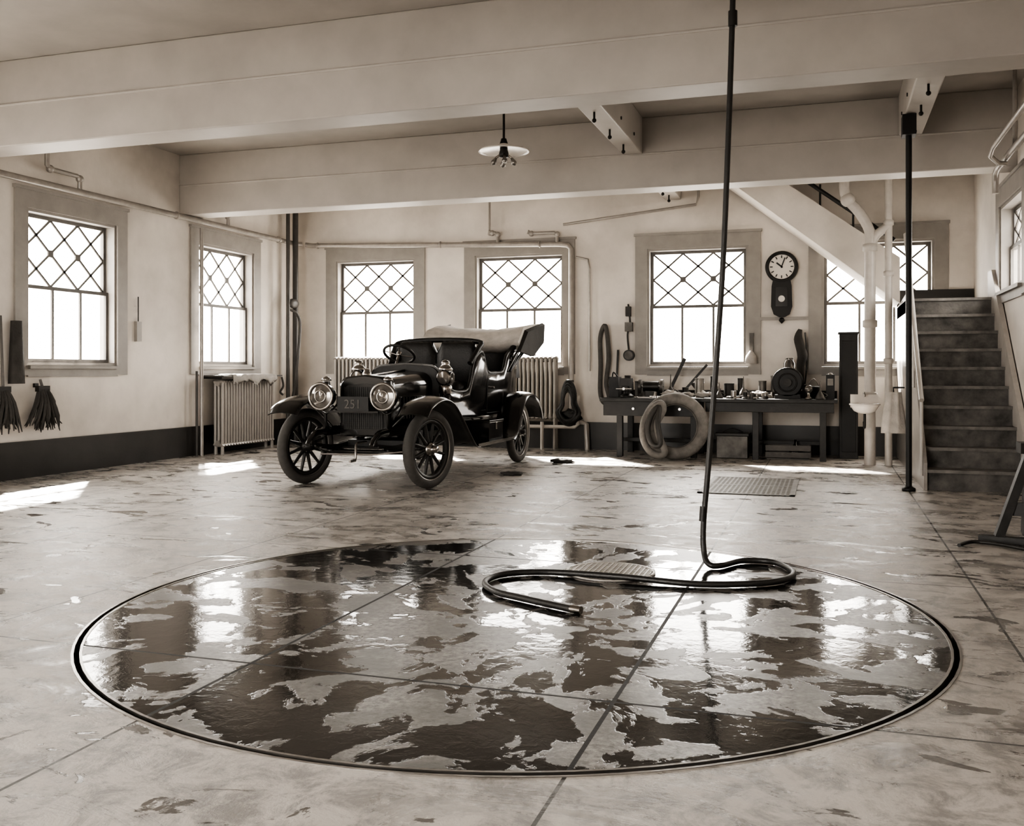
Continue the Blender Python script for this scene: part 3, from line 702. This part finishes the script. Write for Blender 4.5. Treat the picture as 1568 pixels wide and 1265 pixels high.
# ---------------------------------------------------------------- work bench
wb=B('workbench')
bx0,bx1,by0,by1=-3.32,.14,14.55,15.6
wb.box(bx0,bx1,by0,by1,.84,.89,WOODD)
wb.box(bx0+.05,bx0+1.55,by0+.04,by0+.07,.62,.84,WOODD); wb.box(bx0+1.6,bx1-.05,by0+.04,by0+.07,.70,.84,WOODD)
for x in (bx0+.3,-1.9,-1.0,bx1-.2):
    for y in (by0+.1,by1-.1): wb.box(x-.045,x+.045,y-.045,y+.045,0,.84,WOODD)
wb.box(bx0+.2,bx1-.2,by0+.5,by0+.54,.2,.26,WOODD)
wb.box(bx0,bx1,by1-.03,by1,.89,1.0,WOODD)
for x in (-2.8,-2.1): wb.cyl((x,by0+.04,.73),(x,by0,.73),.02,BRASS,n=10)
wb.done(bevel=.006)
bt=.891
def can(x,y,r,h,m=TIN,z=bt,name='tin_can'):
    b=B(name); b.lathe([(0,0),(r,0),(r,.01),(r*.96,.015),(r*.96,h-.02),(r,h-.015),(r,h),(r*.9,h),(r*.88,h-.01),(0,h-.01)],m,(x,y,z),n=22,smooth=False); b.done()
def oilcan(x,y,s=1):
    b=B('oil_can'); b.lathe([(0,0),(.07*s,0),(.075*s,.02*s),(.05*s,.08*s),(.02*s,.13*s),(.012*s,.15*s),(.005*s,.3*s)],OLDTIN,(x,y,bt),n=20); b.tube([(x+.06*s,y,bt+.03*s),(x+.11*s,y,bt+.07*s),(x+.03*s,y,bt+.12*s)],.006,OLDTIN,k=4); b.done()
# vise
b=B('bench_vise'); x,y=-2.95,14.85
b.lathe([(0,0),(.11,0),(.11,.03),(.06,.06),(.06,.12)],IRON,(x,y,bt),n=20); b.box(x-.07,x+.07,y-.02,y+.16,bt+.1,bt+.24,IRON); b.box(x-.09,x+.09,y-.03,y+.02,bt+.2,bt+.30,IRON)
b.box(x-.05,x+.05,y-.2,y-.02,bt+.11,bt+.18,IRON); b.box(x-.09,x+.09,y-.13,y-.07,bt+.1,bt+.30,IRON); b.cyl((x,y-.28,bt+.14),(x,y-.18,bt+.14),.02,STEEL); b.cyl((x-.12,y-.26,bt+.14),(x+.12,y-.26,bt+.14),.008,STEEL,n=8); b.done(bevel=.005)
b=B('bench_grinder'); x,y=-2.62,15.1
b.cyl((x-.12,y,bt+.17),(x+.12,y,bt+.17),.08,IRON,n=20); b.box(x-.08,x+.08,y-.08,y+.08,bt,bt+.1,IRON)
for s in (-1,1): b.cyl((x+s*.15,y,bt+.17),(x+s*.19,y,bt+.17),.11,OLDTIN,n=28); b.cyl((x+s*.12,y,bt+.17),(x+s*.2,y,bt+.17),.015,STEEL,n=8)
b.done()
b=B('leather_case'); b.box(-3.25,-3.1,14.9,15.15,bt,bt+.32,LEATHER); b.tube([(-3.22,15.02,bt+.32),(-3.2,15.02,bt+.39),(-3.13,15.02,bt+.32)],.012,LEATHER,k=4); b.done(bevel=.01)
b=B('wooden_lever'); b.bar((-2.42,15.45,bt+.02),(-2.15,15.5,1.5),.05,.03,WOODD,up=(0,1,0)); b.done()
b=B('wooden_lever'); b.bar((-2.2,15.25,bt+.02),(-1.78,15.30,1.4),.035,.03,WOODD,up=(0,1,0)); b.done()
can(-1.86,15.0,.07,.3,TIN); can(-1.66,15.1,.05,.33,IRON); can(-2.08,15.05,.05,.16,IRON)
can(-1.45,15.35,.08,.22,IRON); can(-.95,15.4,.06,.26,OLDTIN); can(-.3,15.4,.07,.2,IRON); can(-2.85,15.38,.08,.25,OLDTIN); can(-3.05,15.4,.05,.34,IRON)
can(-1.28,15.42,.05,.30,IRON); can(-.78,15.45,.05,.34,OLDTIN)
oilcan(-1.55,14.85,.8); oilcan(-.1,14.66,.9); oilcan(-1.22,15.2,1.1); oilcan(-2.3,15.0,1.2)
for i,(x,y,r) in enumerate(((-1.75,14.70,.08),(-.95,14.95,.08),(-2.25,14.70,.09),(-2.0,14.72,.07))):
    b=B('cloth_rag'); b.ball((x,y,bt+r*.75),(r*1.5,r,r*.5),CLOTH,20,12,.7,i*3.1); b.done()
for i,(x,y,r) in enumerate(((-1.35,15.0,.09),(-1.15,14.84,.06),(-.8,15.2,.06),(-2.5,14.75,.07))):
    b=B('engine_gear'); b.lathe([(.02,0),(r,0),(r,.03),(.03,.03),(.03,.09),(.015,.09)],STEEL,(x,y,bt+.001),n=18,smooth=False)
    for t in range(14): a=t*2*math.pi/14; b.box(-.008,.008,-.006,.006,0,.03,STEEL,M=Matrix.Translation((x+(r+.004)*math.cos(a),y+(r+.004)*math.sin(a),bt+.001)))
    b.done()
b=B('carburettor'); x,y=-1.66,15.45
b.lathe([(0,0),(.05,0),(.05,.02),(.03,.04),(.03,.08),(.06,.1),(.06,.2),(.03,.23),(.02,.3),(0,.3)],BRASS,(x,y,bt),n=20); b.tube([(x,y,bt+.06),(x+.05,y,bt+.07),(x+.06,y,bt+.14)],.018,BRASS,k=4); b.done()
# heap of loose engine parts: one object
b=B('loose_engine_parts'); random.seed(12)
for i in range(30):
    x=random.uniform(-1.42,-.85); y=random.uniform(14.62,14.70); r=random.uniform(.02,.045); mm=random.choice((STEEL,IRON,TIN,OLDTIN,CLOTH))
    if i%3==0: b.cyl((x,y,bt),(x,y,bt+r*2.8),r,mm,n=10)
    elif i%3==1: b.cyl((x-r*2,y,bt+r*.7),(x+r*2,y+.02,bt+r*.7),r*.6,mm,n=8)
    else: b.torus((x,y,bt+r*.5),(0,0,1),r*1.4,r*.4,mm,16,6)
b.done()
b=B('wrench')
b.bar((-2.75,14.62,bt+.012),(-2.55,14.6,bt+.012),.03,.015,STEEL); b.torus((-2.77,14.62,bt+.013),(0,0,1),.025,.01,STEEL,16,6); b.done()
b=B('funnel'); b.lathe([(.015,0),(.02,.1),(.11,.22),(.115,.23),(.105,.22),(.012,.1)],OLDTIN,(-1.95,15.44,bt),n=22); b.done()
# flywheel motor
b=B('electric_motor'); x,y=-.56,14.95
b.cyl((x,y-.1,bt+.24),(x,y+.15,bt+.24),.2,BLACKM,n=32); b.lathe([(.2,0),(.225,.01),(.225,.05),(.2,.06)],BLACKM,(x,y-.1,bt+.24),(0,1,0),32); b.cyl((x,y-.16,bt+.24),(x,y-.1,bt+.24),.06,IRON,n=20)
b.torus((x,y-.1,bt+.24),(0,1,0),.13,.012,IRON,28,6)
b.box(x-.18,x+.18,y-.1,y+.14,bt,bt+.06,BLACKM); b.done()
b=B('glass_jar'); b.lathe([(0,0),(.08,0),(.085,.02),(.085,.2),(.06,.24),(.06,.27),(.065,.28),(0,.28)],LENS,(-.55,15.35,bt+.33),n=24); b.cyl((-.55,15.35,bt),(-.55,15.35,bt+.33),.09,IRON,n=20); b.done()
b=B('storage_battery'); b.box(-.02,.1,14.78,15.05,bt,bt+.36,BLACKM); b.lathe([(.0,.02),(.03,.02),(.035,0)],BRASS,(.04,14.9,bt+.36),n=14); b.box(0,.08,14.772,14.78,bt+.2,bt+.3,GRATEM); b.done(bevel=.008)
b=B('grease_tub'); b.lathe([(0,0),(.1,0),(.1,.16),(.105,.17),(.09,.18),(0,.19)],BLACKM,(-.2,15.15,bt),n=24); b.tube([(-.3,15.15,bt+.15),(-.2,15.12,bt+.3),(-.1,15.15,bt+.15)],.006,STEEL,k=5); b.done()
b=B('ball_lamp'); b.lathe([(0,0),(.05,0),(.05,.02),(.02,.04),(.02,.1)],BRASS,(-.26,14.72,bt),n=18); b.ball((-.26,14.72,bt+.15),.06,LENS); b.done()
# under bench
b=B('tin_box'); b.box(-1.58,-1.12,14.75,15.03,.001,.36,OLDTIN); b.box(-1.6,-1.1,14.73,15.04,.33,.38,IRON); b.tube([(-1.5,14.9,.38),(-1.35,14.9,.44),(-1.2,14.9,.38)],.01,IRON,k=4); b.done(bevel=.01)
b=B('wooden_crate'); b.box(-.85,-.25,14.8,15.02,.001,.02,WOODM)
for z in (.03,.13): b.box(-.85,-.25,14.78,14.8,z,z+.08,WOODM); b.box(-.85,-.25,15.0,15.02,z,z+.08,WOODM); b.box(-.87,-.85,14.78,15.02,z,z+.08,WOODM); b.box(-.25,-.23,14.78,15.02,z,z+.08,WOODM)
b.done()
b=B('dark_bottle'); b.lathe([(0,0),(.09,0),(.09,.1),(.05,.17),(.02,.2),(.02,.27),(0,.27)],BLACK,(-.45,14.9,.021),n=20); b.done()
# leaning tyre
TM=Matrix.Translation((-2.12,14.26,.495))@Matrix.Rotation(math.radians(14),4,'Z')@Matrix.Rotation(math.radians(-10),4,'X')
b=B('spare_tyre',TM)
b.torus((0,0,0),(0,1,0),.40,.092,RUBG,64,16); b.lathe([(.32,-.05),(.345,-.06),(.345,.06),(.32,.05)],RUBBER,(0,0,0),(0,1,0),64,closed=True); b.done()
b=B('inner_tube',Matrix.Translation((-2.3,13.99,.44))@Matrix.Rotation(math.radians(-10),4,'X'))
b.tube([(-.14,0,-.3),(-.24,-.02,-.1),(-.23,0,.15),(-.12,.0,.33),(0,.0,.40),(.04,.0,.3),(-.04,-.03,.1),(0,-.03,-.1),(.08,-.02,-.3),(0,0,-.36)],.05,RUBG,n=12,k=6,closed=True)
b.tube([(-.1,-.06,-.2),(-.17,-.06,0),(-.12,-.05,.22),(-.02,-.03,.34),(-.02,-.08,.1),(.02,-.07,-.2)],.04,PIPED,n=10,k=6,closed=True); b.done()
b=B('floor_rag'); b.ball((-3.57,13.3,.03),(.16,.09,.035),CLOTHD,20,12,.6,2); b.done()
b=B('leather_scrap'); b.ball((-3.75,11.5,.02),(.13,.05,.025),CLOTHD,20,12,.6,7); b.done()

# ---------------------------------------------------------------- wall clock
b=B('wall_clock'); x,z=-.68,2.93; yw=YB-.005
b.lathe([(0,0),(.25,0),(.25,.07),(.235,.1),(.2,.105),(.19,.08)],BLACKM,(x,yw,z),(0,-1,0),36)
b.lathe([(0,.082),(.192,.082)],FACE,(x,yw,z),(0,-1,0),36)
for i in range(12):
    a=i*math.pi/6; M=Matrix.Translation((x,yw-.086,z))@Matrix.Rotation(a,4,'Y'); b.box(-.008,.008,-.002,.002,.135,.178,BLACKM,M=M)
for a,L,w in ((math.radians(-50),.1,.012),(math.radians(20),.15,.009)):
    M=Matrix.Translation((x,yw-.091,z))@Matrix.Rotation(a,4,'Y'); b.box(-w,w,-.002,.002,-.02,L,BLACKM,M=M)
L=[(-.13,-.2),(-.15,-.3),(-.16,-.62),(-.12,-.74),(-.03,-.79),(.03,-.79),(.12,-.74),(.16,-.62),(.15,-.3),(.13,-.2)]
b.loft([[(x+p,yw,z+q_) for p,q_ in L],[(x+p,yw-.1,z+q_) for p,q_ in L]],BLACKM,False)
b.box(x-.09,x+.09,yw-.106,yw-.1,z-.62,z-.32,BLACK); b.cyl((x,yw-.105,z-.5),(x,yw-.112,z-.5),.05,FACE,n=20)
b.lathe([(0,0),(.03,-.01),(.045,-.05),(.02,-.08),(0,-.1)],BLACKM,(x,yw-.05,z-.79),n=14); b.done()
b=B('trim_2'); b.box(-1.0,-.28,YB-.05,YB-.001,2.10,2.15,CASING); b.done()

# ---------------------------------------------------------------- wall things
b=B('hanging_inner_tube'); xx=-3.5; yy=YB-.09
b.tube([(xx,yy,2.05),(xx+.05,yy-.02,1.9),(xx+.07,yy,1.5),(xx+.03,yy,1.1),(xx+.08,yy,.85),(xx,yy-.03,.78),(xx-.07,yy,.95),(xx-.06,yy-.02,1.4),(xx-.07,yy,1.85)],.038,RUBBER,n=10,k=6,closed=True)
b.cyl((xx,YB-.001,2.05),(xx,yy-.04,2.07),.01,IRON,n=8); b.done()
b=B('harness_coil'); xx=-4.02; yy=YB-.42
for i in range(5):
    w=.17-.012*i; h=.36-.03*i
    b.tube([(xx+w*math.cos(t)*(1.25 if math.sin(t)<0 else .7),yy-.02+.018*math.sin(3*t+i)-i*.012,.78+h*math.sin(t)-.01*i) for t in [2*math.pi*j/14 for j in range(14)]],.026,LEATHER,n=8,k=3,closed=True)
b.box(xx-.02,xx+.02,yy,YB-.17,1.12,1.15,IRON); b.ball((xx+.05,yy,.56),(.17,.05,.1),LEATHER,16,10,.5,3); b.done()
b=B('pressure_gauge'); b.cyl((-3.1,YB-.001,1.56),(-3.1,YB-.08,1.56),.09,BLACKM,n=24); b.cyl((-3.1,YB-.08,1.56),(-3.1,YB-.085,1.56),.07,OLDTIN,n=24)
b.tube([(-3.1,YB-.06,1.65),(-3.12,YB-.06,1.9),(-3.08,YB-.06,2.1),(-3.11,YB-.06,2.4)],.015,IRON,k=5); b.box(-3.16,-3.04,YB-.1,YB-.002,1.95,2.1,OLDTIN); b.box(-3.15,-3.07,YB-.09,YB-.002,2.2,2.36,IRON); b.done()
b=B('hanging_brush'); b.box(-1.17,-1.11,YB-.07,YB-.035,1.6,1.9,WOODM); b.lathe([(.02,0),(.08,-.08),(.1,-.2),(0,-.2)],CLOTH,(-1.14,YB-.15,1.62),n=14); b.done()
b=B('hanging_strap'); b.tube([(-.40,YB-.08,1.95),(-.43,YB-.08,1.8),(-.37,YB-.1,1.55),(-.40,YB-.09,1.35),(-.35,YB-.08,1.0)],[.03,.07,.08,.06,.01],CLOTHD,n=10,k=5); b.tube([(-.33,YB-.08,1.9),(-.30,YB-.09,1.5),(-.33,YB-.08,1.1)],.012,RUBD,k=5); b.done()
b=B('measuring_stick'); b.bar((-3.3,YB-.1,.95),(-3.28,YB-.06,1.65),.03,.02,WOODD,up=(0,1,0)); b.done()
# locker + sink + towel
b=B('wooden_locker'); b.box(.17,.43,15.2,15.7,.001,1.85,WOODD); b.box(.15,.45,15.18,15.72,1.85,1.88,WOODD); b.box(.2,.40,15.19,15.2,.1,1.75,BLACKM); b.done(bevel=.006)
b=B('wash_basin'); sxx,syy=.48,13.98
b.lathe([(0,-.12),(.08,-.11),(.14,-.08),(.18,-.02),(.19,0),(.20,.0),(.20,.02),(.18,.025),(.16,0),(.1,-.06),(0,-.08)],PORC,(sxx,syy,.84),n=32)
b.box(sxx-.18,sxx+.18,syy+.16,syy+.2,.80,.98,PORC); b.tube([(sxx,syy,.73),(sxx,syy,.6),(sxx,syy+.03,.54),(sxx,syy+.12,.54),(sxx,syy+.2,.6)],.018,IRON,k=4)
b.tube([(sxx,syy+.18,.96),(sxx,syy+.08,1.01),(sxx,syy+.06,.95)],.014,BRASS,k=4); b.done()
b=B('hanging_towel'); secs=[]
for i in range(13):
    t=i/12; z=1.02-.55*t; w=.09+.05*t
    secs.append([(.84+w*math.cos(a)*(1+.2*math.sin(4*a+i*.2)),13.9+.05*math.sin(a)*(1+.3*math.sin(5*a)),z) for a in [2*math.pi*j/20 for j in range(20)]])
b.loft(secs,CLOTH); b.tube([(.84,13.9,1.0),(.84,13.95,1.08),(.98,13.95,1.08)],.012,IRON); b.done()
# mops on left wall
def mop(y,zt,seed):
    b=B('string_mop'); x=XL+.12; random.seed(seed)
    b.cyl((x,y,1.10),(x-.02,y-.02,zt),.016,WOODM,n=8); b.box(x-.03,x+.03,y-.09,y+.09,1.05,1.12,IRON)
    for i in range(44):
        a=random.uniform(-1,1); c=random.uniform(-.04,.06)
        b.tube([(x+c*.4,y+a*.07,1.07),(x+c+.02,y+a*.12,.93),(x+c+.01+random.uniform(-.02,.02),y+a*.19+random.uniform(-.02,.02),.75),(x+c,y+a*.26+random.uniform(-.03,.03),random.uniform(.55,.68))],[.014,.018,.016,.006],CLOTHD,n=5,k=2)
    b.box(XL+.001,XL+.03,y-.03,y+.03,zt-.1,zt-.05,WOODD); b.done()
mop(9.55,1.2,2); mop(8.95,1.95,3); mop(8.5,1.8,5)
b=B('hanging_coat'); secs=[]
for i in range(9):
    t=i/8; secs.append([(XL+.09+.05*math.cos(a),9.18+(.07+.04*t)*math.sin(a)*(1+.15*math.sin(5*a)),1.9-.75*t) for a in [2*math.pi*j/18 for j in range(18)]])
b.loft(secs,CLOTHD); b.done()
b=B('thermostat'); b.box(XL+.001,XL+.05,11.35,11.45,1.72,2.0,CASING); b.tube([(XL+.03,11.4,2.0),(XL+.03,11.4,2.35)],.008,IRON); b.done()

# right stand and cable
b=B('axle_stand')
a0=Vector((1.46,8.2,.70))
for p in ((1.22,8.14,0),(1.66,8.0,0),(1.5,8.55,0)): b.bar(p,a0,.13,.06,WOODD,up=(1,0,.2))
b.bar((1.30,8.15,.26),(1.58,8.08,.26),.05,.10,WOODD); b.box(1.38,1.56,8.1,8.3,.68,.76,IRON)
b.bar((1.10,8.14,.03),(1.75,7.95,.03),.09,.05,WOODD); b.done()
b=B('rubber_cable'); b.tube([(1.9,7.3,.02),(1.5,7.6,.02),(1.25,7.9,.02),(1.05,8.0,.02),(.92,7.8,.02)],.014,RUBD,k=8); b.done()

# ---------------------------------------------------------------- light
w=bpy.data.worlds.new('World'); S.world=w; w.use_nodes=True; nt=w.node_tree
bg=nt.nodes['Background']
tc=nt.nodes.new('ShaderNodeTexCoord'); sp=nt.nodes.new('ShaderNodeSeparateXYZ'); nt.links.new(tc.outputs['Generated'],sp.inputs[0])
r=nt.nodes.new('ShaderNodeValToRGB'); r.color_ramp.elements[0].position=.46; r.color_ramp.elements[0].color=(.6,.56,.51,1); r.color_ramp.elements[1].position=.56; r.color_ramp.elements[1].color=(1,.96,.91,1)
mr=nt.nodes.new('ShaderNodeMapRange'); mr.inputs[1].default_value=-1; mr.inputs[2].default_value=1
nt.links.new(sp.outputs[2],mr.inputs[0]); nt.links.new(mr.outputs[0],r.inputs[0]); nt.links.new(r.outputs[0],bg.inputs[0])
bg.inputs[1].default_value=11.5
sl_=bpy.data.lights.new('sun','SUN'); sl_.energy=60; sl_.angle=.035; sl_.color=(1,.96,.90)
so=bpy.data.objects.new('sun',sl_); COL.objects.link(so); so.rotation_euler=Vector((.6,-.8,-.90)).to_track_quat('-Z','Y').to_euler()

cam=bpy.data.cameras.new('camera'); co=bpy.data.objects.new('camera',cam); COL.objects.link(co)
co.location=(0,0,1.3); co.rotation_euler=(math.pi/2,0,math.radians(18))
cam.sensor_width=36; cam.lens=36*2040/2152; cam.shift_y=-88/2152; cam.clip_start=.05
S.camera=co
S.view_settings.view_transform='AgX'; S.view_settings.look='AgX - High Contrast'; S.view_settings.exposure=.62
